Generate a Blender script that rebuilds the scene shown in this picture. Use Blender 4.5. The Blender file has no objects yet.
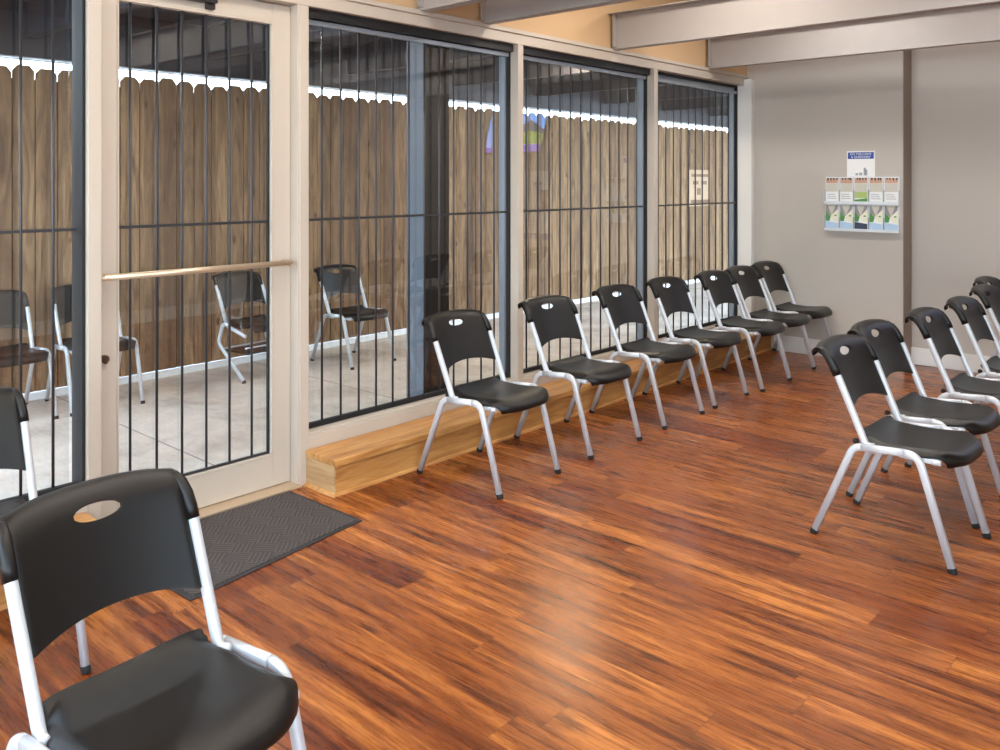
import bpy, bmesh, math, random
from mathutils import Vector, Matrix
random.seed(7)
S = bpy.context.scene
COL = S.collection
R = math.radians

# ------------------------------------------------------------------ helpers
def srgb(r, g, b):
    f = lambda c: (c/255/12.92) if c/255 <= .04045 else ((c/255+.055)/1.055)**2.4
    return (f(r), f(g), f(b), 1)

def link(o, parent=None):
    COL.objects.link(o)
    if parent: o.parent = parent
    return o

def obj(name, bm, mat, parent=None, smooth=False, bevel=0, seg=2):
    me = bpy.data.meshes.new(name)
    bmesh.ops.recalc_face_normals(bm, faces=bm.faces)
    bm.to_mesh(me); bm.free()
    if mat: me.materials.append(mat)
    if smooth:
        me.polygons.foreach_set('use_smooth', [True]*len(me.polygons))
    o = bpy.data.objects.new(name, me)
    if bevel:
        m = o.modifiers.new('bevel', 'BEVEL'); m.width = bevel; m.segments = seg; m.limit_method = 'ANGLE'
    return link(o, parent)

def empty(name, loc=(0, 0, 0), rz=0):
    o = bpy.data.objects.new(name, None); o.location = loc; o.rotation_euler = (0, 0, rz)
    o.empty_display_size = .1
    return link(o)

def tag(o, label=None, cat=None, group=None, kind=None):
    if label: o['label'] = label
    if cat: o['category'] = cat
    if group: o['group'] = group
    if kind: o['kind'] = kind
    return o

def box(bm, x0, x1, y0, y1, z0, z1):
    vs = [bm.verts.new((x, y, z)) for x in (x0, x1) for y in (y0, y1) for z in (z0, z1)]
    for f in ((0, 1, 3, 2), (4, 6, 7, 5), (0, 4, 5, 1), (2, 3, 7, 6), (0, 2, 6, 4), (1, 5, 7, 3)):
        bm.faces.new([vs[i] for i in f])
    return bm

def bx(*a): return box(bmesh.new(), *a)

def cyl(bm, p, q, r, n=12):
    p = Vector(p); q = Vector(q); d = (q-p)
    m = Matrix.Translation((p+q)/2) @ d.to_track_quat('Z', 'Y').to_matrix().to_4x4()
    bmesh.ops.create_cone(bm, cap_ends=True, segments=n, radius1=r, radius2=r, depth=d.length, matrix=m)
    return bm

def prism(bm, pts, y0, y1, axis='y'):
    def P(a, b, c): return {'y': (a, c, b), 'x': (c, a, b), 'z': (a, b, c)}[axis]
    A = [bm.verts.new(P(a, b, y0)) for a, b in pts]; B = [bm.verts.new(P(a, b, y1)) for a, b in pts]
    n = len(pts)
    bm.faces.new(A); bm.faces.new(B[::-1])
    for i in range(n): bm.faces.new((A[i], A[(i+1) % n], B[(i+1) % n], B[i]))
    return bm

def struct(name, bm, mat, parent=None, bevel=0):
    o = obj(name, bm, mat, parent, bevel=bevel)
    if not parent: o['kind'] = 'structure'
    return o

def copy_tree(o, parent=None):
    c = o.copy(); COL.objects.link(c)
    c.parent = parent
    for ch in list(o.children): copy_tree(ch, c)
    return c

# ------------------------------------------------------------------ materials
def mat(name, col, rough=.5, metal=0, spec=.5, bump=0, bscale=200, var=0, vscale=3, coat=0):
    m = bpy.data.materials.new(name); m.use_nodes = True
    nt = m.node_tree; b = nt.nodes['Principled BSDF']
    b.inputs['Base Color'].default_value = col
    b.inputs['Roughness'].default_value = rough; b.inputs['Metallic'].default_value = metal
    b.inputs['Specular IOR Level'].default_value = spec
    b.inputs['Coat Weight'].default_value = coat
    tc = nt.nodes.new('ShaderNodeTexCoord')
    if bump:
        n = nt.nodes.new('ShaderNodeTexNoise'); n.inputs['Scale'].default_value = bscale
        bp = nt.nodes.new('ShaderNodeBump'); bp.inputs['Strength'].default_value = bump; bp.inputs['Distance'].default_value = .002
        nt.links.new(tc.outputs['Object'], n.inputs['Vector']); nt.links.new(n.outputs['Fac'], bp.inputs['Height'])
        nt.links.new(bp.outputs['Normal'], b.inputs['Normal'])
    if var:
        n = nt.nodes.new('ShaderNodeTexNoise'); n.inputs['Scale'].default_value = vscale; n.inputs['Detail'].default_value = 6
        mx = nt.nodes.new('ShaderNodeMix'); mx.data_type = 'RGBA'
        mx.inputs['A'].default_value = [c*(1-var) for c in col[:3]]+[1]
        mx.inputs['B'].default_value = [min(1, c*(1+var)) for c in col[:3]]+[1]
        nt.links.new(tc.outputs['Object'], n.inputs['Vector']); nt.links.new(n.outputs['Fac'], mx.inputs['Factor'])
        nt.links.new(mx.outputs['Result'], b.inputs['Base Color'])
    return m

class N:
    """tiny node-graph helper"""
    def __init__(s, name):
        s.m = bpy.data.materials.new(name); s.m.use_nodes = True
        s.nt = s.m.node_tree; s.b = s.nt.nodes['Principled BSDF']
    def n(s, t, **k):
        o = s.nt.nodes.new(t)
        for a, v in k.items(): setattr(o, a, v)
        return o
    def l(s, a, b): s.nt.links.new(a, b)
    def math(s, op, a, b=None, c=None):
        o = s.n('ShaderNodeMath', operation=op)
        for i, v in enumerate((a, b, c)):
            if v is None: continue
            if isinstance(v, (int, float)): o.inputs[i].default_value = v
            else: s.l(v, o.inputs[i])
        return o.outputs[0]
    def xyz(s, v):
        o = s.n('ShaderNodeSeparateXYZ'); s.l(v, o.inputs[0]); return o.outputs
    def comb(s, x, y, z=0):
        o = s.n('ShaderNodeCombineXYZ')
        for i, v in enumerate((x, y, z)):
            if isinstance(v, (int, float)): o.inputs[i].default_value = v
            else: s.l(v, o.inputs[i])
        return o.outputs[0]
    def noise(s, v, scale=1, detail=4, rough=.5, dist=0):
        o = s.n('ShaderNodeTexNoise'); o.inputs['Scale'].default_value = scale; o.inputs['Detail'].default_value = detail
        o.inputs['Roughness'].default_value = rough; o.inputs['Distortion'].default_value = dist
        s.l(v, o.inputs['Vector']); return o.outputs['Fac']
    def ramp(s, v, stops):
        o = s.n('ShaderNodeValToRGB'); e = o.color_ramp.elements
        e[0].position, e[0].color = stops[0]; e[1].position, e[1].color = stops[-1]
        for p, c in stops[1:-1]:
            k = e.new(p); k.color = c
        s.l(v, o.inputs[0]); return o.outputs[0]
    def mix(s, f, a, b, mode='MIX'):
        o = s.n('ShaderNodeMix', data_type='RGBA', blend_type=mode)
        for k, v in (('Factor', f), ('A', a), ('B', b)):
            if isinstance(v, (int, float, tuple)): o.inputs[k].default_value = v
            else: s.l(v, o.inputs[k])
        return o.outputs['Result']
    def white(s, v):
        o = s.n('ShaderNodeTexWhiteNoise', noise_dimensions='3D'); s.l(v, o.inputs['Vector']); return o.outputs['Value']

def g(v): return (v, v, v, 1)

def make_floor_mat():
    k = N('plank_floor'); tc = k.n('ShaderNodeTexCoord')
    x, y, z = k.xyz(tc.outputs['Object'])
    W, L = .122, 1.15
    yr = k.math('DIVIDE', y, W); row = k.math('FLOOR', yr); fy = k.math('FRACT', yr)
    off = k.white(k.comb(row, 3.3, 1.7))
    xr = k.math('ADD', k.math('DIVIDE', x, L), k.math('MULTIPLY', off, 7.0)); cl = k.math('FLOOR', xr); fx = k.math('FRACT', xr)
    rid = k.white(k.comb(row, cl, .5)); rid2 = k.white(k.comb(cl, row, 9.5))
    sh = k.math('MULTIPLY', rid2, 40)
    v1 = k.comb(k.math('MULTIPLY', x, 1.9), k.math('ADD', k.math('MULTIPLY', y, 26), sh), sh)
    n1 = k.noise(v1, 1, 8, .60, .5)
    v2 = k.comb(k.math('MULTIPLY', x, 9), k.math('MULTIPLY', y, 110), sh)
    n2 = k.noise(v2, 1, 5, .6, .2)
    v3 = k.comb(k.math('MULTIPLY', x, 3.2), k.math('MULTIPLY', y, 9), sh)
    n3 = k.noise(v3, 1, 3, .5, .4)
    base = k.ramp(n1, [(.29, srgb(60, 30, 14)), (.40, srgb(126, 68, 30)), (.52, srgb(170, 98, 44)), (.70, srgb(210, 134, 66))])
    tone = k.ramp(rid, [(0, srgb(182, 152, 142)), (.35, srgb(214, 202, 196)), (.7, srgb(240, 234, 228)), (1, srgb(255, 255, 255))])
    c = k.mix(1.0, base, tone, 'MULTIPLY')
    c = k.mix(k.math('MULTIPLY', k.ramp(n2, [(.35, g(1)), (.6, g(0))]), .38), c, srgb(70, 32, 16))
    c = k.mix(k.math('MULTIPLY', k.ramp(n3, [(.64, g(0)), (.74, g(1))]), .55), c, srgb(58, 28, 16))
    vk = k.n('ShaderNodeTexVoronoi'); vk.inputs['Scale'].default_value = 1
    k.l(k.comb(k.math('MULTIPLY', x, 2.1), k.math('ADD', k.math('MULTIPLY', y, 6.5), sh), sh), vk.inputs['Vector'])
    kn = k.math('ADD', vk.outputs['Distance'], k.math('MULTIPLY', n2, .06))
    c = k.mix(k.math('MULTIPLY', k.ramp(kn, [(.09, g(1)), (.16, g(0))]), .7), c, srgb(58, 30, 18))
    sy = k.math('MINIMUM', fy, k.math('SUBTRACT', 1, fy)); sx = k.math('MINIMUM', fx, k.math('SUBTRACT', 1, fx))
    seam = k.math('MAXIMUM', k.math('LESS_THAN', sy, .010), k.math('LESS_THAN', sx, .0012))
    c = k.mix(k.math('MULTIPLY', seam, .45), c, srgb(48, 24, 14))
    k.l(c, k.b.inputs['Base Color'])
    r = k.math('ADD', .20, k.math('MULTIPLY', n2, .16)); k.l(r, k.b.inputs['Roughness'])
    # fine hand scraped ribs run along every plank
    rib = k.noise(k.comb(k.math('MULTIPLY', x, 2.5), k.math('MULTIPLY', y, 95), sh), 1, 2, .5)
    h = k.math('SUBTRACT', k.math('ADD', k.math('MULTIPLY', rib, .8), k.math('MULTIPLY', n2, .25)), k.math('MULTIPLY', seam, .8))
    bp = k.n('ShaderNodeBump'); bp.inputs['Strength'].default_value = .35; bp.inputs['Distance'].default_value = .0016
    k.l(h, bp.inputs['Height']); k.l(bp.outputs['Normal'], k.b.inputs['Normal'])
    k.b.inputs['Specular IOR Level'].default_value = .42
    return k.m

def make_wood_mat(name, cols, axis='y', sc=1.0, rough=.45):
    k = N(name); tc = k.n('ShaderNodeTexCoord'); x, y, z = k.xyz(tc.outputs['Object'])
    a = {'x': x, 'y': y, 'z': z}[axis]; b, c_ = [v for n_, v in (('x', x), ('y', y), ('z', z)) if n_ != axis]
    n1 = k.noise(k.comb(k.math('MULTIPLY', a, 2*sc), k.math('MULTIPLY', b, 18*sc), k.math('MULTIPLY', c_, 18*sc)), 1, 6, .6, 1.2)
    n2 = k.noise(k.comb(k.math('MULTIPLY', a, 8*sc), k.math('MULTIPLY', b, 130*sc), k.math('MULTIPLY', c_, 130*sc)), 1, 3, .6)
    c = k.ramp(n1, [(.25, cols[0]), (.5, cols[1]), (.75, cols[2])])
    c = k.mix(k.math('MULTIPLY', k.ramp(n2, [(.35, g(1)), (.6, g(0))]), .3), c, cols[0])
    k.l(c, k.b.inputs['Base Color']); k.b.inputs['Roughness'].default_value = rough
    return k.m

def make_fence_mat():
    k = N('fence_wood'); tc = k.n('ShaderNodeTexCoord'); x, y, z = k.xyz(tc.outputs['Object'])
    PW = .142
    row = k.math('FLOOR', k.math('DIVIDE', y, PW)); rid = k.white(k.comb(row, 2.1, 5.5)); sh = k.math('MULTIPLY', rid, 31)
    n1 = k.noise(k.comb(k.math('MULTIPLY', y, 14), k.math('MULTIPLY', z, 1.6), sh), 1, 6, .6, 1.6)
    n2 = k.noise(k.comb(k.math('MULTIPLY', y, 90), k.math('MULTIPLY', z, 5), sh), 1, 4, .6, .6)
    c = k.ramp(n1, [(.28, srgb(92, 68, 48)), (.44, srgb(140, 110, 80)), (.58, srgb(170, 138, 104)), (.76, srgb(194, 164, 128))])
    c = k.mix(1.0, c, k.ramp(rid, [(0, srgb(190, 180, 172)), (.5, srgb(225, 220, 212)), (1, srgb(255, 250, 240))]), 'MULTIPLY')
    c = k.mix(k.math('MULTIPLY', k.ramp(n2, [(.38, g(1)), (.6, g(0))]), .3), c, srgb(92, 66, 44))
    vo = k.n('ShaderNodeTexVoronoi'); vo.inputs['Scale'].default_value = 1
    k.l(k.comb(k.math('MULTIPLY', y, 6.5), k.math('MULTIPLY', z, 3.2), sh), vo.inputs['Vector'])
    c = k.mix(k.math('MULTIPLY', k.ramp(vo.outputs['Distance'], [(.07, g(1)), (.13, g(0))]), .8), c, srgb(62, 38, 24))
    k.l(c, k.b.inputs['Base Color']); k.b.inputs['Roughness'].default_value = .8
    return k.m

def make_concrete():
    k = N('concrete'); tc = k.n('ShaderNodeTexCoord'); x, y, z = k.xyz(tc.outputs['Object'])
    n1 = k.noise(tc.outputs['Object'], 2.2, 8, .65, .5); n2 = k.noise(tc.outputs['Object'], 60, 3, .6)
    c = k.ramp(n1, [(.3, srgb(172, 158, 144)), (.5, srgb(208, 194, 180)), (.7, srgb(228, 216, 202))])
    c = k.mix(k.math('MULTIPLY', k.ramp(n2, [(.6, g(0)), (.7, g(1))]), .3), c, srgb(110, 100, 92))
    j = k.math('LESS_THAN', k.math('ABSOLUTE', k.math('SUBTRACT', k.math('FRACT', k.math('DIVIDE', y, 1.5)), .5)), .004)
    c = k.mix(k.math('MULTIPLY', j, .6), c, srgb(90, 84, 80))
    k.l(c, k.b.inputs['Base Color']); k.b.inputs['Roughness'].default_value = .75
    return k.m

def make_mat_mat():
    k = N('ribbed_mat'); tc = k.n('ShaderNodeTexCoord'); x, y, z = k.xyz(tc.outputs['Object'])
    T = .085
    u = k.math('DIVIDE', k.math('ADD', x, y), T*1.414); v = k.math('DIVIDE', k.math('SUBTRACT', x, y), T*1.414)
    chk = k.math('MODULO', k.math('ABSOLUTE', k.math('ADD', k.math('FLOOR', u), k.math('FLOOR', v))), 2)
    s1 = k.math('SINE', k.math('MULTIPLY', u, 2*math.pi*5)); s2 = k.math('SINE', k.math('MULTIPLY', v, 2*math.pi*5))
    st = k.math('ADD', k.math('MULTIPLY', s1, chk), k.math('MULTIPLY', s2, k.math('SUBTRACT', 1, chk)))
    nz = k.noise(tc.outputs['Object'], 260, 3, .7)
    h = k.math('ADD', k.math('MULTIPLY', st, .22), nz)
    c = k.ramp(k.math('ADD', k.math('MULTIPLY', h, .5), .2), [(.2, srgb(40, 36, 35)), (.45, srgb(70, 63, 61)), (.75, srgb(112, 103, 98))])
    k.l(c, k.b.inputs['Base Color']); k.b.inputs['Roughness'].default_value = .95
    bp = k.n('ShaderNodeBump'); bp.inputs['Strength'].default_value = .8; bp.inputs['Distance'].default_value = .004
    k.l(h, bp.inputs['Height']); k.l(bp.outputs['Normal'], k.b.inputs['Normal'])
    return k.m

def make_glass():
    m = bpy.data.materials.new('window_glass'); m.use_nodes = True; nt = m.node_tree; nt.nodes.clear()
    o = nt.nodes.new('ShaderNodeOutputMaterial'); t = nt.nodes.new('ShaderNodeBsdfTransparent'); gl = nt.nodes.new('ShaderNodeBsdfGlossy')
    t.inputs['Color'].default_value = (.93, .95, .95, 1); gl.inputs['Roughness'].default_value = .0
    geo = nt.nodes.new('ShaderNodeNewGeometry'); dt = nt.nodes.new('ShaderNodeVectorMath'); dt.operation = 'DOT_PRODUCT'
    nt.links.new(geo.outputs['Normal'], dt.inputs[0]); nt.links.new(geo.outputs['Incoming'], dt.inputs[1])
    prev = dt.outputs['Value']
    for op, v in (('ABSOLUTE', None), ('SUBTRACT', 'r'), ('POWER', 5.0), ('MULTIPLY', .93), ('ADD', .085)):
        k_ = nt.nodes.new('ShaderNodeMath'); k_.operation = op
        if v == 'r': k_.inputs[0].default_value = 1; nt.links.new(prev, k_.inputs[1])
        else:
            nt.links.new(prev, k_.inputs[0])
            if v is not None: k_.inputs[1].default_value = v
        prev = k_.outputs[0]
    class FR: outputs = [prev]
    fr = FR
    mx = nt.nodes.new('ShaderNodeMixShader')
    nt.links.new(fr.outputs[0], mx.inputs[0]); nt.links.new(t.outputs[0], mx.inputs[1]); nt.links.new(gl.outputs[0], mx.inputs[2]); nt.links.new(mx.outputs[0], o.inputs['Surface'])
    return m

def emit(name, col, s):
    m = bpy.data.materials.new(name); m.use_nodes = True; nt = m.node_tree; b = nt.nodes['Principled BSDF']
    b.inputs['Base Color'].default_value = (0, 0, 0, 1); b.inputs['Emission Color'].default_value = col; b.inputs['Emission Strength'].default_value = s
    b.inputs['Roughness'].default_value = .2
    return m

M_floor = make_floor_mat()
M_tan = mat('tan_wall_paint', srgb(206, 172, 132), .8, bump=.15, bscale=120, var=.03)
M_taupe = mat('taupe_wall_paint', srgb(192, 184, 175), .75, bump=.12, bscale=140, var=.02)
M_taupe_shade = mat('shaded_reveal_taupe', srgb(146, 132, 120), .7)
M_ceil = mat('ceiling_paint', srgb(170, 148, 124), .85)
M_frame = mat('off_white_metal_frame', srgb(196, 184, 170), .42, spec=.5)
M_stop = mat('grey_aluminium_stop', srgb(150, 158, 168), .35, metal=.4)
M_gasket = mat('black_gasket', srgb(22, 22, 24), .6)
M_bar = mat('charcoal_grille_steel', srgb(62, 62, 66), .38, metal=.35)
M_baseb = mat('white_baseboard_paint', srgb(236, 234, 230), .4)
M_beam = mat('mauve_grey_painted_beam', srgb(162, 155, 150), .5, var=.04, vscale=8)
M_beam_out = mat('dark_steel_beam', srgb(60, 60, 68), .5, metal=.2)
M_roof_out = mat('dark_roof_decking', srgb(46, 48, 58), .6)
M_black = mat('black_chair_plastic', srgb(16, 13, 11), .33, bump=.25, bscale=900, spec=.38)
M_silver = mat('silver_powder_coated_tube', srgb(204, 207, 212), .34, metal=.25, spec=.6)
M_cap = mat('black_rubber', srgb(20, 20, 20), .7)
M_step = make_wood_mat('oak_step', [srgb(150, 96, 48), srgb(196, 140, 78), srgb(218, 168, 104)], 'y')
M_stepend = make_wood_mat('oak_step_end', [srgb(150, 112, 74), srgb(196, 158, 112), srgb(214, 180, 134)], 'x')
M_fence = make_fence_mat()
M_rail = make_wood_mat('fence_rail_wood', [srgb(96, 70, 48), srgb(130, 100, 72), srgb(150, 120, 90)], 'y', rough=.8)
M_conc = make_concrete()
M_matm = make_mat_mat()
M_glass = make_glass()
M_light_leak = mat('white_light_leak', srgb(238, 240, 242), .6)  # white of the sunlight leaking in at the fence foot
M_post_out = mat('slate_blue_grey_post', srgb(92, 102, 114), .5)
M_brass = mat('satin_push_bar', srgb(214, 192, 164), .3, metal=.6)
M_white = mat('white_paper', srgb(244, 244, 242), .6)
M_acr = mat('clear_acrylic', srgb(225, 230, 235), .15)
M_blue = mat('royal_blue_ink', srgb(36, 74, 160), .5)
M_grey = mat('grey_ink', srgb(170, 172, 180), .6)
M_sand = mat('sand_print', srgb(206, 202, 190), .6)
M_skin = mat('peach_print', srgb(206, 164, 140), .6)
M_ink = mat('dark_ink', srgb(40, 34, 32), .6)
M_green = mat('green_print', srgb(84, 146, 74), .6)
M_lgreen = mat('lime_print', srgb(176, 196, 120), .6)
M_cream = mat('cream_print', srgb(240, 238, 214), .6)
M_lblue = mat('pale_blue_print', srgb(186, 212, 236), .6)
M_navy = mat('navy_print', srgb(56, 66, 92), .6)
M_greyp = mat('mid_grey_print', srgb(150, 146, 150), .6)

# ------------------------------------------------------------------ key planes
XW = -3.337           # inner face of the glazed wall
XG = -3.445           # glass
XB = -3.408           # security bars
YE = 6.857            # end wall
YR = 7.05             # recessed part of the end wall
YT = 8.1              # deeper part of the end wall
XT = -1.30
XR = 1.5; YB = -1.8; ZC = 2.95
ZO = -.04             # courtyard slab
XF = -6.13            # fence

# ------------------------------------------------------------------ shell
struct('floor', bx(XW-.13, XR, YB, YT, -.1, 0), M_floor)
struct('ceiling', bx(XW-.13, XR+.1, YB-.1, YT+.1, ZC, ZC+.1), M_ceil)
def windowed(nm, fixed, a0, a1, w0, w1, z0, z1, axis, n):
    bm = bmesh.new()
    def q(u0, u1, p, r, m=bm):
        if axis == 'y': box(m, u0, u1, fixed[0], fixed[1], p, r)
        else: box(m, fixed[0], fixed[1], u0, u1, p, r)
    q(a0, w0, 0, ZC); q(w1, a1, 0, ZC); q(w0, w1, 0, z0); q(w0, w1, z1, ZC)
    struct(nm, bm, M_taupe)
    fb = bmesh.new(); k = 4
    q(w0, w1, z0, z0+.05, fb); q(w0, w1, z1-.05, z1, fb)
    for i in range(k+1):
        u = w0+(w1-w0-.05)*i/k; q(u, u+.05, z0+.05, z1-.05, fb)
    o = struct('window_%d' % n, fb, M_frame)
    m = (fixed[0]+fixed[1])/2; gb = bmesh.new()
    if axis == 'y': box(gb, w0, w1, m-.003, m+.003, z0, z1)
    else: box(gb, m-.003, m+.003, w0, w1, z0, z1)
    obj('pane', gb, M_glass, o)
windowed('wall_right', (XR, XR+.1), YB, YT, -1.4, 1.2, .35, 2.80, 'x', 6)
windowed('wall_back', (YB-.1, YB), XW-.13, XR, -3.0, 1.2, .35, 2.70, 'y', 7)
struct('ground_outside', bx(-30, 30, -30, 30, -.35, -.30), M_conc)
struct('wall_end', bx(XW-.13, -2.072, YE, YE+.45, 0, ZC), M_taupe)
struct('wall_recess', bx(-2.072, XT, YR, YR+.26, 0, ZC), M_taupe)
struct('wall_alcove_side', bx(XT-.1, XT, YR+.26, YT, 0, ZC), M_taupe)
struct('wall_alcove', bx(XT-.1, XR, YT, YT+.1, 0, ZC), M_taupe)
struct('trim_reveal', bx(-2.072, -2.066, YE+.002, YR, .0, ZC), M_taupe_shade)  # shade on this side face put into a darker taupe
struct('wall_left', bx(XW-.12, XW-.004, YB, YE, 2.325, ZC), M_tan)
# baseboards
def baseboard(n, x0, x1, y0, y1):
    bm = bmesh.new(); box(bm, x0, x1, y0, y1, 0, .13)
    struct(n, bm, M_baseb, bevel=.004)
baseboard('baseboard_end', -3.09, -2.060, YE-.016, YE)
baseboard('baseboard_recess', -2.066, XT, YR-.016, YR)
baseboard('baseboard_right', XR-.016, XR, YB, YT)
baseboard('baseboard_back', -3.09, XR, YB, YB+.016)

# header of the glazed wall (stepped aluminium profile)
bm = bmesh.new()
box(bm, XW-.10, XW, YB, YE, 2.24, 2.30); box(bm, XW-.10, XW+.012, YB, YE, 2.30, 2.325)
struct('trim_header', bm, M_frame, bevel=.003)
# mullions
posts = [(-.36, -.31), (1.346, 1.398), (2.301, 2.351), (3.845, 3.895), (5.365, 5.416)]
for i, (a, b) in enumerate(posts):
    z0 = 0
    struct('trim_mullion_%d' % (i+1), bx(XW-.115, XW, a, b, z0, 2.24), M_frame, bevel=.003)
struct('trim_corner_post', bx(XW-.115, -3.27, 6.797, YE, 0, 2.29), M_baseb, bevel=.003)  # whiter than the mullions: the light on it is put into the colour

# ---- glazed bays
bays = [(-1.8, -.36), (-.31, 1.346), (2.351, 3.845), (3.895, 5.365), (5.416, 6.797)]
rng = random.Random(3)
for i, (a, b) in enumerate(bays):
    n = i+1
    w = empty('window_%d' % n, (XG, (a+b)/2, 0)); w['kind'] = 'structure'
    cy = (a+b)/2
    def loc(bm):
        bmesh.ops.translate(bm, verts=bm.verts, vec=(-XG, -cy, 0)); return bm
    # sill box and outer stop frame
    bm = bmesh.new(); box(bm, XW-.115, XW-.003, a, b, -.02, .158); obj('sill_base', loc(bm), M_frame, w)
    bm = bmesh.new(); box(bm, XW-.115, XW-.002, a, b, .158, .224); box(bm, XW-.115, XW-.012, a, b, .224, .236)
    obj('sill', loc(bm), M_frame, w, bevel=.002)
    bm = bmesh.new()
    xs = XG+.024
    box(bm, XG-.02, xs, a, a+.012, .236, 2.24); box(bm, XG-.02, xs, b-(.010 if i == 1 else .030), b, .236, 2.24)
    box(bm, XG-.02, xs, a+.012, b-.030, .236, .246); box(bm, XG-.02, xs, a+.012, b-.030, 2.19, 2.24)
    obj('glazing_stop', loc(bm), M_gasket if i == 1 else M_stop, w, bevel=.002)  # left bay's stop coloured black for the dark it reflects
    bm = bmesh.new()
    xg = XW-(.022 if i == 1 else .060)
    box(bm, xs, xg, b-.012, b, .236, 2.24); box(bm, xs, xg, a, a+.010, .236, 2.24)
    box(bm, xs, XW-(.030 if i < 4 else .062), a+.010, b-.012, 2.195 if i < 4 else 2.222, 2.24)  # top strip: black standing for the shade in the header recess
    obj('gasket_and_recess_shade', loc(bm), M_gasket, w)
    bm = bmesh.new(); box(bm, XG-.003, XG+.003, a+.010, b-.028, .245, 2.195)
    obj('pane', loc(bm), M_glass, w)

names = ['white framed security grille of thin vertical bars at the far left, cut by the image edge',
         'charcoal vertical bar grille in the window between the door and the first mullion right of it',
         'charcoal vertical bar grille in the middle window, behind the second and third chairs',
         'charcoal vertical bar grille in the last window, next to the grey end wall']
names[1] = 'charcoal bar grille in the window between the door and the first mullion'
names[0] = 'charcoal vertical bar grille in the window left of the door, cut by the image edge'
for (a, b), lab, first in zip([bays[1], bays[2], bays[3], bays[4]], names, [-.212, 2.476, 4.005, 5.53]):
    t = empty('security_grille', (XB, (a+b)/2, .236))
    tag(t, lab, 'security grille', 'security grilles behind the windows')
    cy = (a+b)/2
    def loc(bm):
        bmesh.ops.translate(bm, verts=bm.verts, vec=(-XB, -cy, -.236)); return bm
    bm = bmesh.new(); box(bm, XB-.012, XB+.012, a+.012, b-.015, .238, .262); obj('bottom_rail', loc(bm), M_gasket, t, bevel=.002)
    bm = bmesh.new(); box(bm, XB-.012, XB+.012, a+.012, b-.015, 2.168, 2.192); obj('top_rail', loc(bm), M_stop, t, bevel=.002)
    bm = bmesh.new(); box(bm, XB-.004, XB+.004, a+.014, b-.017, 1.228, 1.240); obj('crossbar', loc(bm), M_bar, t)
    y = first
    while y < b-.035:
        bm = bmesh.new(); cyl(bm, (XB, y, .262), (XB, y, 2.168), 0.0056, 10); obj('bar', loc(bm), M_bar, t, smooth=True)
        y += .1122

# ---- door
d = empty('door_1', (-3.40, 1.40, 0)); d['kind'] = 'structure'
def dl(bm):
    bmesh.ops.translate(bm, verts=bm.verts, vec=(3.40, -1.40, 0)); return bm
XL0, XL1 = -3.445, -3.40
bm = bmesh.new()
box(bm, XL0, XL1, 1.401, 1.484, .016, 2.236); box(bm, XL0, XL1, 2.198, 2.290, .016, 2.236)
box(bm, XL0, XL1, 1.484, 2.198, .016, .156); box(bm, XL0, XL1, 1.484, 2.198, 2.150, 2.236)
obj('leaf', dl(bm), M_frame, d, bevel=.003)
bm = bmesh.new(); 
for (y0, y1, z0, z1) in ((1.484, 1.491, .156, 2.150), (2.191, 2.198, .156, 2.150), (1.491, 2.191, .156, .164), (1.491, 2.191, 2.142, 2.150)):
    box(bm, -3.432, -3.398, y0, y1, z0, z1)
obj('glass_bead', dl(bm), M_frame, d)
obj('pane', dl(bx(-3.442, -3.438, 1.486, 2.196, .158, 2.148)), M_glass, d)
bm = bmesh.new(); box(bm, XW-.115, XW-.004, 2.2925, 2.301, 0, 2.24)
obj('jamb', dl(bm), M_frame, d, bevel=.002)
obj('threshold', dl(bx(XW-.12, XW+.02, 1.398, 2.301, .0, .014)), M_brass, d, bevel=.004)
gr = obj('door_grille', dl((lambda b_: (box(b_, -3.430, -3.418, 1.491, 2.191, 1.228, 1.240), box(b_, -3.430, -3.418, 1.491, 2.191, .165, .175), b_)[2])(bmesh.new())), M_bar, d)
y = 1.547
while y < 2.16:
    bm = bmesh.new(); cyl(bm, (-3.424, y, .172), (-3.424, y, 2.146), 0.0056, 10); obj('bar', dl(bm), M_bar, gr, smooth=True); y += .111
bm = bmesh.new(); box(bm, -3.430, -3.418, 2.181, 2.191, .172, 2.146); obj('end_bar', dl(bm), M_gasket, gr)
# push bar: a flattened tube bent into two short returns
bm = bmesh.new()
pts = [(-3.40, 1.412, 1.045), (-3.345, 1.412, 1.045), (-3.335, 1.423, 1.045), (-3.335, 2.239, 1.045), (-3.345, 2.250, 1.045), (-3.40, 2.250, 1.045)]
for p, q in zip(pts, pts[1:]): cyl(bm, p, q, .0125, 14)
for p in pts[1:-1]: bmesh.ops.create_uvsphere(bm, u_segments=14, v_segments=8, radius=.0125, matrix=Matrix.Translation(p))
obj('push_bar', dl(bm), M_brass, d, smooth=True)
bm = bmesh.new(); cyl(bm, (-3.402, 1.432, .72), (-3.384, 1.432, .72), .016, 18); box(bm, -3.388, -3.374, 1.428, 1.436, .704, .736)
obj('thumb_turn', dl(bm), mat('dark_bronze_lock', srgb(110, 92, 78), .35, metal=.8), d)
bm = bmesh.new(); box(bm, -3.402, -3.36, 1.62, 1.90, 2.185, 2.232); box(bm, -3.402, -3.38, 1.86, 1.90, 2.160, 2.185)
obj('door_closer', dl(bm), mat('dark_closer', srgb(54, 50, 50), .4, metal=.5), d, bevel=.003)

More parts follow.
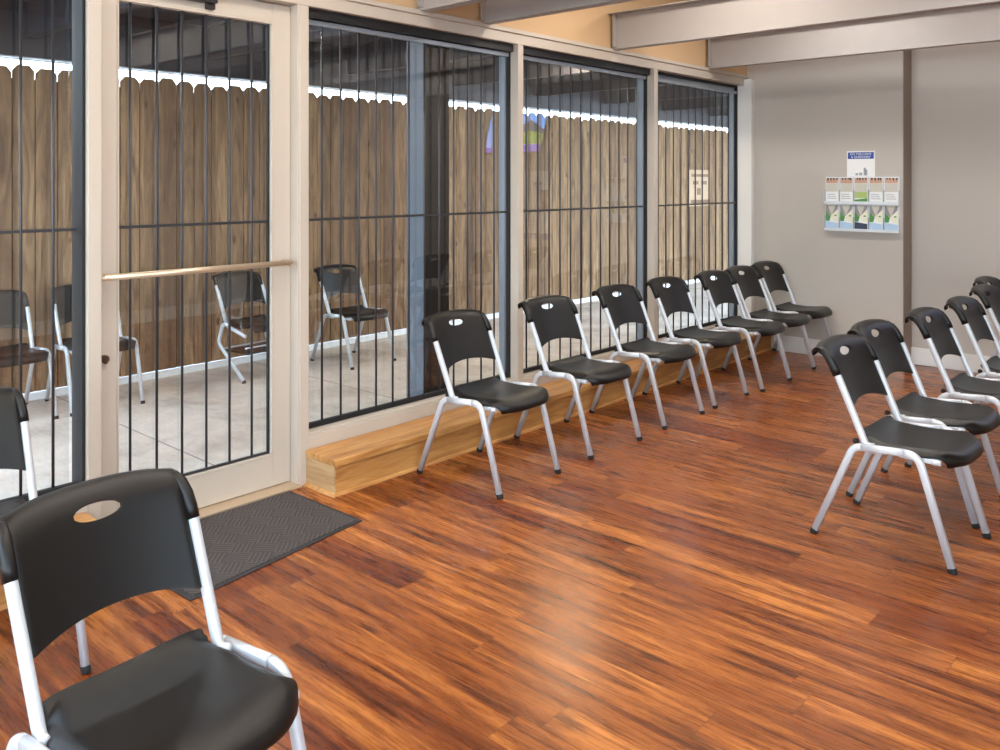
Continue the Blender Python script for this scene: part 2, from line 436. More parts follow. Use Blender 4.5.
# ---- oak steps along the glazing
def step(y0, y1, label):
    t = empty('wooden_step', (-3.22, (y0+y1)/2, 0)); tag(t, label, 'step')
    cy = (y0+y1)/2
    def loc(bm):
        bmesh.ops.translate(bm, verts=bm.verts, vec=(3.22, -cy, 0)); return bm
    obj('tread', loc(bx(XW+.001, -3.103, y0, y1, .134, .164)), M_step, t, bevel=.003)
    obj('riser', loc(bx(XW+.001, -3.120, y0+.012, y1-.001, 0, .134)), M_step, t)
    obj('end_panel', loc(bx(XW+.001, -3.121, y0+.004, y0+.0125, 0, .134)) if y0 > 0 else loc(bx(XW+.001, -3.121, y1-.0005, y1+.006, 0, .134)), M_stepend, t)
    bm = bmesh.new(); prism(bm, [(-3.120, 0), (-3.108, 0), (-3.111, .009), (-3.120, .014)], y0, y1)
    prism(bm, [(y0-.010, 0), (y0+.004, 0), (y0+.004, .016)] if y0 > 0 else [(y1+.016, 0), (y1+.006, .016), (y1+.006, 0)], XW+.001, -3.108, 'x')
    obj('shoe_moulding', loc(bm), M_step, t)
step(2.331, YE-.002, 'long low oak step running under the three windows right of the door')
step(YB+.02, 1.335, 'low oak step under the left window, behind the large front chair')

# ---- ceiling beams (Z section, painted)
def beam(y, label, x1=XR):
    bm = bmesh.new(); x0 = XW
    box(bm, x0, x1, y-.006, y, 2.32, 2.56)             # web
    box(bm, x0, x1, y, y+.055, 2.32, 2.326)             # bottom flange
    box(bm, x0, x1, y-.06, y-.006, 2.554, 2.56)         # top flange
    box(bm, x0, x1, y-.012, y-.006, 2.32, 2.334)        # return lip
    box(bm, x0+.03, x0+.036, y-.05, y-.006, 2.334, 2.554)  # end stiffener
    o = obj('ceiling_beam', bm, M_beam)
    return tag(o, label, 'beam', 'steel beams under the ceiling')
for y, lb in ((3.053, 'grey steel ceiling beam nearest the camera, mostly above the image edge'),
              (3.539, 'second grey steel ceiling beam from the door, a sliver above the middle window'),
              (4.838, 'grey steel ceiling beam third from the door, its wide web in full view'),
              (6.167, 'grey steel ceiling beam closest to the end wall')): beam(y, lb)
# ---- ceiling lights
M_led = emit('warm_led_diffuser', (1, .92, .82, 1), 6)
M_led2 = emit('neutral_led_diffuser', (1, .97, .93, 1), 6)
M_fix = mat('white_fixture', srgb(235, 232, 226), .5)
lights = [(-1.0, .6, 0), (-2.2, 2.0, 0), (-.6, 2.4, 0), (-2.3, 4.15, 0), (-.5, 4.2, 1), (-2.2, 5.5, 1), (-.5, 5.6, 1), (.5, 7.4, 1), (-2.3, -.6, 0)]
pl = ['above the near foreground', 'above the doormat', 'above the middle of the floor', 'between the second and third beams by the windows', 'between the second and third beams away from the windows',
      'between the last two beams by the windows', 'between the last two beams away from the windows', 'in the alcove before the television', 'behind the camera near the left window']
for (x, y, c), p in zip(lights, pl):
    t = empty('ceiling_light', (x, y, ZC)); tag(t, 'flat white panel ceiling light '+p, 'ceiling light', 'panel lights on the ceiling')
    bm = bmesh.new()
    for b_ in ((-.32, -.29, -.17, .17), (.29, .32, -.17, .17), (-.29, .29, -.17, -.14), (-.29, .29, .14, .17)): box(bm, *b_, -.05, 0)
    obj('frame', bm, M_fix, t)
    obj('diffuser', bx(-.29, .29, -.14, .14, -.045, -.03), M_led2 if c else M_led, t)
    L = bpy.data.lights.new('panel_light', 'AREA'); L.shape = 'RECTANGLE'; L.size = .56; L.size_y = .26
    L.energy = 11 if c else 16; L.color = (1, .97, .94) if c else (1, .91, .80)
    lo = bpy.data.objects.new('panel_light', L); lo.location = (0, 0, -.055); link(lo, t)
# ------------------------------------------------------------------ doormat
t = empty('doormat', (-3.05, 1.82, 0)); tag(t, 'dark grey ribbed entrance mat with diamond pattern on the floor before the door', 'doormat')
quad = [(-3.325, 1.40), (-2.700, 1.425), (-2.808, 2.245), (-3.325, 2.235)]
def quadm(q, z0, z1):
    bm = bmesh.new(); A = [bm.verts.new((x+3.05, y-1.82, z0)) for x, y in q]; B = [bm.verts.new((x+3.05, y-1.82, z1)) for x, y in q]
    bm.faces.new(A); bm.faces.new(B[::-1])
    for i in range(4): bm.faces.new((A[i], A[(i+1) % 4], B[(i+1) % 4], B[i]))
    return bm
cx_, cy_ = -3.04, 1.83
inner = [(cx_+(x-cx_)*.94, cy_+(y-cy_)*.95) for x, y in quad]
obj('rubber_border', quadm(quad, .0005, .005), mat('mat_rubber', srgb(50, 46, 46), .8), t, bevel=.002)
obj('ribbed_carpet', quadm(inner, .004, .009), M_matm, t, bevel=.002)

# ------------------------------------------------------------------ chair
def fillet(P, rad, n=7):
    out = [Vector(P[0])]; marks = []
    for i in range(1, len(P)-1):
        a, b, c = Vector(P[i-1]), Vector(P[i]), Vector(P[i+1])
        r = rad[i-1]; u = (a-b).normalized(); v = (c-b).normalized()
        ang = u.angle(v); dd = r/math.tan(ang/2)
        p, q = b+u*dd, b+v*dd
        s = len(out)
        for k_ in range(n+1):
            t_ = k_/n
            out.append((1-t_)**2*p + 2*t_*(1-t_)*b + t_*t_*q)
        marks.append((s, len(out)-1))
    out.append(Vector(P[-1]))
    return out, marks

def section(w, h, r=.4, n=4):
    pts = []
    rr = min(w, h)*r
    for cx, cy, a0 in ((w/2-rr, h/2-rr, 0), (-w/2+rr, h/2-rr, 90), (-w/2+rr, -h/2+rr, 180), (w/2-rr, -h/2+rr, 270)):
        for i in range(n):
            a = R(a0+90*i/(n-1)); pts.append((cx+rr*math.cos(a), cy+rr*math.sin(a)))
    return pts

def sweep(bm, path, w, h, i0=0, i1=None, side=Vector((0, 1, 0)), scale=None, caps=True):
    """rounded box section along path; w across 'side', h in the path plane"""
    n = len(path); i1 = n-1 if i1 is None else i1
    rings = []
    sec = section(w, h)
    for i in range(i0, i1+1):
        a = path[max(0, i-1)]; b = path[min(n-1, i+1)]
        t = (b-a).normalized(); s = (side - t*side.dot(t)).normalized(); u = t.cross(s)
        k = scale[i] if scale else 1
        rings.append([bm.verts.new(path[i]+s*(p*k)+u*(q*k)) for p, q in sec])
    m = len(sec)
    for A, B in zip(rings, rings[1:]):
        for j in range(m): bm.faces.new((A[j], A[(j+1) % m], B[(j+1) % m], B[j]))
    if caps: bm.faces.new(rings[0][::-1]); bm.faces.new(rings[-1])
    return bm

HL = .2655   # half length of the footprint
def sp(s, z, y): return Vector((s-HL, y, z))

def profile(pts):
    """polyline (s,z) list -> function of arc length"""
    P = [Vector((a, 0, b)) for a, b in pts]; L = [0]
    for a, b in zip(P, P[1:]): L.append(L[-1]+(b-a).length)
    def f(l):
        l = max(0, min(L[-1], l))
        for i in range(len(P)-1):
            if l <= L[i+1]+1e-9:
                t = (l-L[i])/(L[i+1]-L[i]); v = P[i].lerp(P[i+1], t); return v.x, v.z
    return f, L[-1]

def smooth_pts(pts, n=3):
    for _ in range(n):
        q = [pts[0]]
        for a, b in zip(pts, pts[1:]):
            q += [(a[0]*.75+b[0]*.25, a[1]*.75+b[1]*.25), (a[0]*.25+b[0]*.75, a[1]*.25+b[1]*.75)]
        q.append(pts[-1]); pts = q
    return pts

def solid(bm, th):
    """bake a solidify + light subdivision into a fresh bmesh"""
    me = bpy.data.meshes.new('tmp'); bmesh.ops.recalc_face_normals(bm, faces=bm.faces); bm.to_mesh(me); bm.free()
    o = bpy.data.objects.new('tmp', me); COL.objects.link(o)
    m = o.modifiers.new('s', 'SOLIDIFY'); m.thickness = th; m.offset = 0
    m = o.modifiers.new('b', 'BEVEL'); m.width = th*.42; m.segments = 3; m.limit_method = 'ANGLE'; m.angle_limit = R(50)
    bpy.context.view_layer.update()
    ev = o.evaluated_get(bpy.context.evaluated_depsgraph_get()); out = bmesh.new(); out.from_mesh(ev.to_mesh())
    ev.to_mesh_clear(); bpy.data.objects.remove(o); bpy.data.meshes.remove(me)
    return out

HBACK = .200
def back_bm(hole=True):
    # arc length runs from the rolled lip (0) down to the bottom edge
    lip = smooth_pts([(.000, .722), (-.003, .737), (.010, .750), (.031, .750), (.052, .737), (.069, .712), (.086, .672), (.100, .640), (.146, .533), (.175, .465)], 3)
    f, Lt = profile(lip)
    bm = bmesh.new(); NU, NV = 60, 44
    def bottomL(u):        # arched lower edge
        return Lt-.040-.036*(1-abs(u)**2.2)
    def surf(u, l):
        s, z = f(l)
        e = max(0, 1-l/.13)       # 1 at the lip
        w = HBACK*(1-.10*e*e)
        z += .010*(1-u*u)*max(0, 1-l/.20) - .014*e*abs(u)**5
        s -= .030*(1-u*u)
        s -= .012*max(0, (abs(u)-.86)/.14)**1.5          # the sides wrap round the posts
        return Vector((s-HL, u*w, z))
    ec, ea, eb = .112, .265, .0175      # hole centre (arc), half width in u, half height in arc length
    G = [[None]*(NV+1) for _ in range(NU+1)]
    for i in range(NU+1):
        u = -1+2*i/NU
        for j in range(NV+1):
            l = bottomL(u)*(j/NV)
            uu = u
            G[i][j] = [uu, l, None]
    inside = lambda u, l: (u/ea)**2+((l-ec)/eb)**2
    faces = []
    for i in range(NU):
        for j in range(NV):
            q = [G[i][j], G[i+1][j], G[i+1][j+1], G[i][j+1]]
            cu = sum(p[0] for p in q)/4; cl = sum(p[1] for p in q)/4
            if hole and inside(cu, cl) < 1: continue
            faces.append(q)
    if hole:   # snap the rim of the opening on to the ellipse
        for i in range(1, NU):
            for j in range(1, NV):
                around = [(a, b) for a in (i-1, i) for b in (j-1, j)]
                k = sum(inside(sum(G[a+x][b+y][0] for x in (0, 1) for y in (0, 1))/4, sum(G[a+x][b+y][1] for x in (0, 1) for y in (0, 1))/4) < 1 for a, b in around)
                if 0 < k < 4:
                    p = G[i][j]; r = math.sqrt(inside(p[0], p[1])); p.append((p[0]/r, ec+(p[1]-ec)/r))
        for row in G:
            for p in row:
                if len(p) == 4: p[0], p[1] = p[3]
    for q in faces:
        vs = []
        for p in q:
            if p[2] is None: p[2] = bm.verts.new(surf(p[0], p[1]))
            vs.append(p[2])
        bm.faces.new(vs)
    bm = solid(bm, .009)
    # sleeves that swallow the tops of the posts
    for sy in (-1, 1):
        P = [sp(*p, sy*y_) for p, y_ in (((.093, .646), .196), ((.083, .670), .196), ((.068, .698), .195), ((.051, .720), .192), ((.032, .732), .187), ((.012, .734), .182))]
        sweep(bm, P, .027, .034, scale=[1.0, 1.02, 1.0, .94, .82, .60])
    return bm

def seat_bm():
    prof = smooth_pts([(.148, .420), (.168, .412), (.23, .402), (.31, .398), (.40, .405), (.46, .414), (.505, .410), (.532, .394), (.540, .378), (.536, .366)], 3)
    f, Lt = profile(prof)
    bm = bmesh.new(); NU, NV = 40, 36; G = []
    for i in range(NU+1):
        u = -1+2*i/NU; row = []
        for j in range(NV+1):
            l = Lt*j/NV; s, z = f(l); t = l/Lt
            w = .172+.026*min(1, max(0, (t-.06)/.20))
            e = max(0, (t-.70)/.30); w -= .032*e**2.2
            s -= .050*abs(u)**4*min(1, e*1.4); s += .018*abs(u)**6*max(0, 1-t/.25)              # rounded front corners
            a = abs(u); drop = .024*max(0, (a-.80)/.20)**1.5*(1-.8*e)
            z += -drop*(1 if t > .1 else t/.1)+.008*a*a*(1-e)
            row.append(bm.verts.new((s-HL, u*w, z)))
        G.append(row)
    for i in range(NU):
        for j in range(NV): bm.faces.new((G[i][j], G[i+1][j], G[i+1][j+1], G[i][j+1]))
    return solid(bm, .012)

def build_chair(name='stacking_chair'):
    t = empty(name)
    # side frames: inverted U, feet splayed slightly
    for sy in (-1, 1):
        yt, yf = sy*.2145, sy*.2165
        P, mk = fillet([sp(.006, .004, yf), sp(.166, .384, yt), sp(.402, .403, yt), sp(.523, .004, yf)], [.050, .060])
        side = Vector((0, 1, 0))
        (a0, a1), (b0, b1) = mk
        for lab, i0, i1, foot in (('leg', 0, a1, 0), ('leg', b0, len(P)-1, len(P)-1)):
            lg = obj(lab, sweep(bmesh.new(), P, .022, .029, i0, i1), M_silver, t, smooth=True)
            ft = P[foot]; d_ = (P[foot+1]-P[foot]).normalized() if foot == 0 else (P[foot-1]-P[foot]).normalized()
            bm = bmesh.new(); sweep(bm, [ft-d_*.004, ft+d_*.005, ft+d_*.016], .024, .031, scale=[.9, 1, 1])
            obj('foot_cap', bm, M_cap, lg, smooth=False)
        obj('side_rail', sweep(bmesh.new(), P, .022, .029, a1, b0), M_silver, t, smooth=True)
        # back post
        yp = sy*.190; yq = sy*.196
        Q, mq = fillet([sp(.236, .392, yp+sy*.006), sp(.205, .388, yp), sp(.094, .650, yq), sp(.080, .680, yq)], [.020, .3])
        obj('back_post', sweep(bmesh.new(), Q, .022, .027), M_silver, t, smooth=True)
    obj('seat', seat_bm(), M_black, t, smooth=True)
    obj('backrest', back_bm(), M_black, t, smooth=True)
    for s_, z_ in ((.235, .374), (.455, .381)):
        bm = bmesh.new(); sweep(bm, [sp(s_, z_, -.2), sp(s_, z_, .2)], .024, .018, side=Vector((1, 0, 0)))
        obj('crossbar', bm, M_silver, t, smooth=True)
    for sy in (-1, 1):
        bm = bmesh.new(); box(bm, .33-HL, .475-HL, sy*.187-.009, sy*.187+.009, .372, .392)
        obj('seat_bracket', bm, M_silver, t, bevel=.003)
    for sy in (-1, 1):
        bm = bmesh.new(); bmesh.ops.create_uvsphere(bm, u_segments=10, v_segments=8, radius=.012, matrix=Matrix.Translation((.160-HL, sy*.178, .396)))
        obj('stacking_bumper', bm, M_cap, t, smooth=True)
    return t

chair0 = build_chair()
GW = 'stacking chairs in the row along the windows'; GR = 'stacking chairs in the row on the right'; GO = 'stacking chairs outside by the fence'
used = [False]
def place(x, y, deg, label, group, z=0):
    o = chair0 if not used[0] else copy_tree(chair0)
    used[0] = True
    o.location = (x, y, z); o.rotation_euler = (0, 0, R(deg))
    return tag(o, label, 'chair', group)
B = 'black chair with silver legs '
place(-1.645, .79, 4.5, 'large black stacking chair with silver posts in the bottom left foreground', None)
place(-2.791, .80, 0, B+'at the left image edge, behind the large front chair', GW)
place(-2.812, 3.025, 1.5, B+'by the windows, nearest the door and mat', GW)
place(-2.818, 3.750, -1.5, B+'second from the door in the row along the windows', GW)
place(-2.820, 4.452, 0, B+'third from the door in the row along the windows', GW)
place(-2.822, 5.050, 0, B+'fourth from the door in the row along the windows', GW)
place(-2.786, 5.645, 0, B+'fifth from the door, before the last window', GW)
place(-2.801, 6.115, 0, B+'next to last towards the grey wall in the window row', GW)
place(-2.820, 6.600, 0, B+'in the corner, against the grey end wall', GW)
place(-1.098, 3.600, -2, B+'nearest the camera in the right hand row', GR)
place(-1.142, 4.108, -1.5, B+'second in the right hand row from the camera', GR)
place(-1.075, 4.705, 0, B+'third in the right hand row from the camera', GR)
place(-1.050, 5.300, 0, B+'fourth in the right hand row from the camera', GR)
place(-1.095, 6.020, 0, B+'fifth in the right hand row, only back showing', GR)
place(-1.200, 6.560, 0, B+'last in the right hand row, topmost at image edge', GR)
place(-5.770, 1.82, 0, B+'outside by the fence, at the left image edge', GO, ZO)
place(-5.745, 2.36, -4, B+'outside, half hidden behind the left door post', GO, ZO)
place(-5.515, 4.315, 1, B+'outside, behind the window right of the door', GO, ZO)

# the odd chair seen through the door: a second chair nested low under the first
t = empty('bent_leg_chair', (-5.66, 3.50, ZO), R(6)); tag(t, 'black chair with curved silver legs and an under-seat shelf, behind the door glass', 'chair')
for sy in (-1, 1):
    y_ = sy*.2145
    P, mk = fillet([sp(.245, .402, y_), sp(.175, .400, y_), sp(.120, .26, y_), sp(.43, .004, y_)], [.03, .06])
    lg = obj('leg', sweep(bmesh.new(), P, .022, .029), M_silver, t, smooth=True)
    bm = bmesh.new(); d_ = (P[-2]-P[-1]).normalized(); sweep(bm, [P[-1]-d_*.002, P[-1]+d_*.014], .024, .031); obj('foot_cap', bm, M_cap, lg)
    obj('seat_rail', sweep(bmesh.new(), [sp(.20, .402, y_), sp(.44, .34, y_)], .022, .026), M_silver, t, smooth=True)
    Q = [sp(.204, .404, sy*.2035), sp(.094, .650, sy*.2035), sp(.080, .680, sy*.2035)]
    obj('back_post', sweep(bmesh.new(), Q, .022, .027), M_silver, t, smooth=True)
obj('seat', seat_bm(), M_black, t, smooth=True)
obj('backrest', back_bm(hole=False), M_black, t, smooth=True)
bm = bmesh.new(); box(bm, .17-HL, .44-HL, -.19, .19, .20, .212); obj('lower_shelf', bm, M_black, t, bevel=.004)
bm = bmesh.new(); cyl(bm, sp(.16, .22, -.21), sp(.16, .22, .21), .006); cyl(bm, sp(.43, .25, -.21), sp(.43, .25, .21), .006); obj('cross_rod', bm, M_silver, t, smooth=True)
bm = bmesh.new(); prism(bm, [(.02, .380), (.19, .380), (.19, .398), (.02, .398)], .536-HL+.008, .536-HL+.010, 'x'); lb = obj('seat_sticker', bm, M_white, t); lb['label'] = 'white sticker on the seat edge'

# ------------------------------------------------------------------ courtyard
struct('floor_courtyard', bx(-7.2, XW-.12, -5, 15, ZO-.1, ZO), M_conc)
# fence: dog-eared pickets
t = empty('wooden_fence', (XF, 6, ZO)); tag(t, 'tall unpainted wooden picket fence with dog-eared tops beyond the windows', 'fence')
bm = bmesh.new(); PW = .142; i = -60
while True:
    y0 = i*PW
    if y0 > 14.9: break
    if y0 > -4.9:
        h = 2.178+rng.uniform(-.014, .014); dx = rng.uniform(-.004, .004)
        prism(bm, [(y0+.0042-6, .05), (y0+PW-.0042-6, .05), (y0+PW-.0042-6, h-.035-ZO), (y0+PW-.035-6, h-ZO), (y0+.035-6, h-ZO), (y0+.0042-6, h-.035-ZO)], dx-.018, dx, 'x')
    i += 1
pk = obj('picket_panel', bm, M_fence, t)
bm = bmesh.new()
for z in (.35, 1.1, 1.85): box(bm, -.058, -.020, -10.9, 8.9, z, z+.085)
obj('back_rail', bm, M_rail, t)
bm = bmesh.new()
for i in range(-34, 105):
    box(bm, -.0195, -.0182, i*PW-.03-6, i*PW+.03-6, .05, 2.10-ZO)
obj('gap_shade_strip', bm, mat('dark_gap_shade', srgb(46, 34, 26), .9), t)  # dark strips behind the pickets, standing for the shade in the gaps
for y in range(-4, 15, 2):
    obj('fence_post', bx(-.148, -.058, y-6.045, y-5.955, 0, 2.10), M_rail, t)
struct('trim_light_leak', bx(XF-.03, XF+.022, -4.9, 14.9, ZO, ZO+.045), M_light_leak)  # white strip standing for sunlight that leaks under the fence
# roof over the courtyard with its beams
struct('ceiling_courtyard', bx(XF+.02, XW-.13, .2, 14.9, 2.60, 2.68), M_roof_out)
def obeam(y, lb):
    bm = bmesh.new(); x0, x1 = XF+.10, XW-.125
    box(bm, x0, x1, y-.006, y, 2.36, 2.60); box(bm, x0, x1, y, y+.055, 2.36, 2.366); box(bm, x0, x1, y-.06, y-.006, 2.594, 2.60)
    tag(obj('roof_beam', bm, M_beam_out), lb, 'beam', 'dark beams under the courtyard roof')
for y, lb in ((.75, 'dark steel roof beam outside the left window'), (2.05, 'dark steel roof beam outside the door'), (3.35, 'dark steel roof beam outside, beside the slate post'),
              (4.65, 'dark steel roof beam outside the middle window'), (5.95, 'dark steel roof beam outside the last window, nearer one'), (7.25, 'dark steel roof beam outside the last window, farther one'),
              (8.55, 'dark steel roof beam seen through the last window, third one'), (9.9, 'dark steel roof beam seen through the last window, last but one'), (11.2, 'dark steel roof beam seen through the last window, farthest')): obeam(y, lb)
bm = bmesh.new(); box(bm, XF+.03, XF+.10, .2, 14, 2.218, 2.60); o = obj('roof_fascia', bm, M_beam_out)
tag(o, 'long dark fascia beam of the courtyard roof above the fence top', 'fascia')
bm = bmesh.new(); box(bm, XF+.10, XF+.15, .2, 14, 2.218, 2.226); obj('edge_flange', bm, M_stop, o)
struct('wall_light_block', bx(XF-.3, XW+.2, 14.9, 15.05, ZO, 2.68), M_taupe)  # unseen wall added to block light at the courtyard's far end
# steel post
t = empty('steel_post', (-3.78, 3.52, ZO)); tag(t, 'slate grey square steel post just outside the window right of the door', 'post')
obj('shaft', bx(-.08, .08, -.10, .10, .012, 2.40), M_post_out, t, bevel=.004)
obj('base_plate', bx(-.12, .12, -.14, .14, 0, .012), M_post_out, t)
bm = bmesh.new(); bm = bx(.0801, .084, -.10, .10, .012, 2.40); lb = obj('shaded_side', bm, mat('post_side_shade', srgb(38, 30, 24), .8), t)  # thin slab that puts the shade on the post's room side into colour
lb['label'] = 'shaded room side of the post, as a thin dark slab'
# unseen lamps added under the roof to brighten courtyard and floor
for x, y, lb in ((-4.6, 1.4, 'outside the left window'), (-4.6, 2.7, 'outside the door'), (-4.42, 5.72, 'outside the middle window'), (-4.6, 7.9, 'beyond the last window'), (-4.6, 10.5, 'at the far end of the courtyard')):
    t = empty('added_soffit_light', (x, y, 2.60)); tag(t, 'added round fill light under the courtyard roof '+lb, 'ceiling light', 'added fill lights under the courtyard roof')
    bm = bmesh.new(); cyl(bm, (0, 0, 0), (0, 0, -.04), .11, 24); obj('housing', bm, M_fix, t)
    bm = bmesh.new(); cyl(bm, (0, 0, -.04), (0, 0, -.05), .09, 24); obj('diffuser', bm, emit('added_light_diffuser', (.95, .97, 1, 1), 2), t)
    L = bpy.data.lights.new('added_fill_lamp', 'AREA'); L.shape = 'DISK'; L.size = .18; L.energy = 24 if y == 5.72 else (11 if y < 4 else 5); L.color = (1, .80, .55) if y == 5.72 else (.96, .97, 1)
    lo = bpy.data.objects.new('added_fill_lamp', L); lo.location = (0, 0, -.058); link(lo, t)
# brown oblong with darker marks, against the fence
t = obj('oblong', bx(-.004, .004, -.30, .30, -.26, .26), mat('brown_oblong', srgb(188, 160, 132), .7), None); t.location = (XF+.016, 11.05, 1.32)
tag(t, 'brown oblong against the wooden fence, seen through the last window', 'oblong')
for z0, z1, y0, y1 in ((.16, .20, -.24, .24), (.05, .10, -.2, -.04), (.05, .10, .04, .2), (-.10, 0, -.08, .02), (-.22, -.17, -.26, .26)):
    obj('printed_mark', bx(.004, .006, y0, y1, z0, z1), mat('oblong_mark', srgb(120, 88, 66), .7), t)

# ------------------------------------------------------------------ brochure rack and card on the end wall
t = empty('brochure_rack', (-2.375, YE, 1.023)); tag(t, 'clear two-tier acrylic brochure rack hanging on the grey end wall', 'brochure rack')
RW = .566
obj('back_panel', bx(-RW/2, RW/2, -.006, -.001, 0, .43), M_acr, t)
for k_, z_ in enumerate((.0, .215)):
    bm = bmesh.new(); box(bm, -RW/2, RW/2, -.040, -.006, z_, z_+.004); box(bm, -RW/2, RW/2, -.042, -.039, z_, z_+.022)
    for q in range(6):
        xx = -RW/2+q*RW/5; box(bm, xx-.0015, xx+.0015, -.040, -.006, z_, z_+.11)
    obj('tray', bm, M_acr, t)
def brochure(x, z, row, k_):
    t = empty('brochure', (x, YE-.018, z))
    w, h = .050, .205
    obj('sheet', bx(-w, w, -.004, .004, 0, h), M_white, t)
    def patch(nm, pts, m, d=.0045, lv=0):
        bm = bmesh.new(); prism(bm, pts, -d-.0008-lv*.0006, -.0041); obj(nm, bm, m, t)
    if row == 1:
        patch('photo_strip', [(-w+.003, .158), (w-.003, .158), (w-.003, .200), (-w+.003, .200)], M_skin)
        r_ = random.Random(k_+4)
        for a in (-.030, -.008, .018, .036):
            b_ = a+r_.uniform(-.004, .004); patch('photo_detail', [(b_-.008, .200), (b_+.008, .200), (b_+.003, .176+r_.uniform(-.006, .006))], M_ink, lv=1)
        patch('text_panel', [(-w+.003, .092), (w-.003, .092), (w-.003, .156), (-w+.003, .156)], M_sand)
        if k_ == 2: patch('green_foot', [(-w+.003, .0), (w-.003, .0), (w-.003, .042), (-w+.003, .030)], M_green); patch('pale_panel', [(-w+.003, .042), (w-.003, .042), (w-.003, .092), (-w+.003, .092)], M_lgreen)
        else:
            for q in range(3): patch('text_line', [(-w+.012, .036+q*.016), (w-.014-q*.006, .036+q*.016), (w-.014-q*.006, .041+q*.016), (-w+.012, .041+q*.016)], M_grey)
        lab = ['leaflet with photo strip and text panel, leftmost in the upper tier of the rack', 'leaflet with photo strip, second from left in the upper tier of the rack', 'leaflet with green foot, middle of the upper tier of the rack',
               'leaflet with photo strip, fourth from left in the upper tier of the rack', 'leaflet with photo strip, rightmost in the upper tier of the rack'][k_]
    else:
        patch('grey_top', [(-w+.002, .200), (w-.002, .200), (w-.006, .150), (-.004, .105), (-w+.002, .150)], M_greyp)
        patch('pale_ray', [(-w+.016, .200), (w-.020, .200), (-.002, .112)], M_sand, lv=1)
        patch('green_wedge', [(-w+.002, .150), (-.010, .108), (-w+.030, .072), (-w+.002, .072)], M_green, lv=1)
        patch('cream_wedge', [(w-.002, .170), (w-.002, .072), (w-.030, .072), (-.010, .112)], M_cream, lv=1)
        patch('small_mark', [(.020, .112), (.040, .112), (.036, .122), (.022, .122)], M_green, lv=2)
        patch('photo_foot', [(-w+.002, .002), (w-.002, .002), (w-.002, .056), (-w+.002, .070)], M_navy if k_ == 2 else M_lblue)
        lab = ['leaflet with green and cream wedges, leftmost in the lower tier of the rack', 'leaflet with green and cream wedges, second from left in the lower tier', 'leaflet with navy foot and green wedge, middle of the lower tier',
               'leaflet with green and cream wedges, fourth from left in the lower tier', 'leaflet with green and cream wedges, rightmost in the lower tier'][k_]
    tag(t, lab, 'leaflet', 'leaflets in the wall rack')
for k_ in range(5):
    x = -2.375-RW/2+RW/10+k_*RW/5
    brochure(x, 1.023+.0055, 0, k_); brochure(x, 1.023+.2205, 1, k_)
t = empty('wall_card', (-2.383, YE, 1.452)); tag(t, 'white card with a blue heading band on the wall above the brochure rack', 'card')
obj('sheet', bx(-.107, .107, -.004, -.001, 0, .204), M_white, t)
obj('heading_band', bx(-.099, .099, -.0055, -.004, .142, .194), M_blue, t)
def text(s, x, z, size, parent, m, y=-.0058, rot=(R(90), 0, 0), nm='lettering'):
    cu = bpy.data.curves.new(nm, 'FONT'); cu.body = s; cu.size = size; cu.align_x = 'CENTER'; cu.extrude = .0003
    o = bpy.data.objects.new('tmp', cu); COL.objects.link(o); bpy.context.view_layer.update()
    me = bpy.data.meshes.new_from_object(o.evaluated_get(bpy.context.evaluated_depsgraph_get())); bpy.data.objects.remove(o)
    me.materials.clear(); me.materials.append(m)
    o = bpy.data.objects.new(nm, me); o.location = (x, y, z); o.rotation_euler = rot; return link(o, parent)
text('DO YOU HAVE', 0, .172, .024, t, M_white)
text('A QUESTION?', 0, .149, .024, t, M_white)
bm = bmesh.new()
for x, w_, h in ((-.03, .010, .018), (.0, .012, .022), (.03, .008, .06), (.04, .010, .045)): box(bm, x-w_, x+w_, -.0048, -.004, .012, .012+h)
obj('small_picture', bm, M_grey, t)

# ------------------------------------------------------------------ things on the alcove wall, seen only mirrored in the glass
t = empty('television', (.075, YT-.12, 2.02)); t.rotation_euler = (R(-16), 0, 0)
tag(t, 'wall television showing a mountain landscape, mirrored in the window glass', 'television')
obj('housing', bx(-.475, .475, -.01, .03, -.27, .27), M_gasket, t, bevel=.004)
def scr(nm, pts, m, d): bm = bmesh.new(); prism(bm, pts, -.0105-d, -.0101); return obj(nm, bm, m, t)
k = N('screen_sky'); tc = k.n('ShaderNodeTexCoord'); x, y, z = k.xyz(tc.outputs['Object'])
c = k.ramp(k.math('ADD', k.math('MULTIPLY', z, 1.9), .5), [(0, srgb(150, 160, 235)), (.5, srgb(110, 160, 240)), (1, srgb(70, 150, 235))])
k.l(c, k.b.inputs['Emission Color']); k.b.inputs['Emission Strength'].default_value = 5; k.b.inputs['Base Color'].default_value = (0, 0, 0, 1)
scr('screen', [(-.46, -.255), (.46, -.255), (.46, .255), (-.46, .255)], k.m, .001)
scr('screen_mountain', [(-.46, -.10), (.02, -.10), (-.02, .03), (-.12, .10), (-.22, .16), (-.30, .12), (-.46, .02)], emit('scr_mt', srgb(60, 86, 110), 3), .0014)
scr('screen_meadow', [(-.46, -.16), (.05, -.16), (.02, -.06), (-.20, .02), (-.46, -.03)], emit('scr_md', srgb(130, 160, 70), 4), .0018)
scr('screen_lavender', [(-.46, -.255), (.46, -.255), (.46, -.19), (-.46, -.16)], emit('scr_lv', srgb(120, 90, 200), 4), .0020)
def paper(nm, x0, x1, z0, z1, lab, cat, marks, m=M_white):
    t = empty(nm, ((x0+x1)/2, YT, (z0+z1)/2)); w, h = (x1-x0)/2, (z1-z0)/2
    obj('sheet', bx(-w, w, -.006, -.001, -h, h), m, t)
    for a, b_, c_, d_, mm in marks: obj('printed_mark', bx(a*w, b_*w, -.0075, -.006, c_*h, d_*h), mm, t)
    tag(t, lab, cat)
M_rb = mat('red_brown_print', srgb(120, 64, 50), .6)
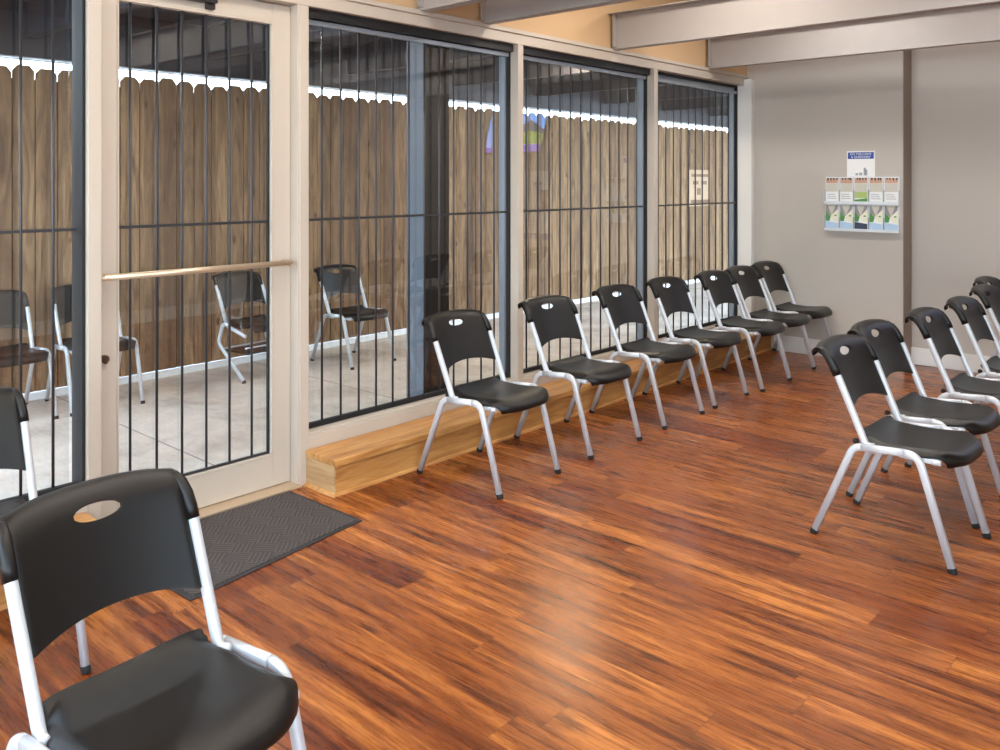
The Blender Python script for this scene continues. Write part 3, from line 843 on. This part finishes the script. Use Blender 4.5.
paper('poster', -1.28, -.653, 1.546, 2.14, 'large white poster with a row of red-brown marks beside the television', 'poster',
      [(-.3+.0, .25, .35, .85, M_rb)]+[(-.8+q*.28, -.66+q*.28, -.35, -.15, M_rb) for q in range(6)]+[(-.9, .9, -.62, -.60, M_grey), (-.9, .2, .1, .13, M_grey)])
paper('poster', -.424, .040, .70, 1.545, 'tall white poster with a brown figure under the television', 'poster', [(-.75, -.15, -.15, .45, M_rb), (-.3, .3, .6, .66, M_grey), (-1, 1, -1, -.82, M_blue)])
paper('paper_sheet', -1.021, -.773, 1.116, 1.41, 'plain white paper sheet under the large poster', 'paper', [(-.8, .8, .6, .66, M_grey), (-.8, .8, .3, .36, M_grey)])
paper('paper_sheet', -1.285, -1.04, 1.13, 1.37, 'cream paper sheet right beside the corner of the alcove', 'paper', [(-.8, .8, .5, .58, M_grey)], M_cream)

# ------------------------------------------------------------------ daylight
w = bpy.data.worlds.new('World'); S.world = w; w.use_nodes = True
bg = w.node_tree.nodes['Background']; nt = w.node_tree
tc = nt.nodes.new('ShaderNodeTexCoord'); sx = nt.nodes.new('ShaderNodeSeparateXYZ'); rp = nt.nodes.new('ShaderNodeValToRGB')
nt.links.new(tc.outputs['Generated'], sx.inputs[0]); nt.links.new(sx.outputs['Z'], rp.inputs[0]); nt.links.new(rp.outputs[0], bg.inputs['Color'])
rp.color_ramp.elements[0].color = (.80, .92, 1, 1); rp.color_ramp.elements[1].color = (.45, .66, 1, 1)
bg.inputs['Strength'].default_value = 8.0

# ------------------------------------------------------------------ camera
cam = bpy.data.cameras.new('camera'); co = bpy.data.objects.new('camera', cam); link(co)
f = 850.0
cam.sensor_width = 36; cam.lens = f*36/1000; cam.sensor_fit = 'HORIZONTAL'
cam.shift_x = 0; cam.shift_y = -(375-181)/1000
co.location = (0, 0, 1.42); co.rotation_euler = (R(90), 0, R(42.17))
cam.clip_start = .05
S.camera = co
S.view_settings.view_transform = 'Standard'; S.view_settings.look = 'None'; S.view_settings.gamma = 1
S.view_settings.exposure = .43; S.view_settings.use_curve_mapping = False
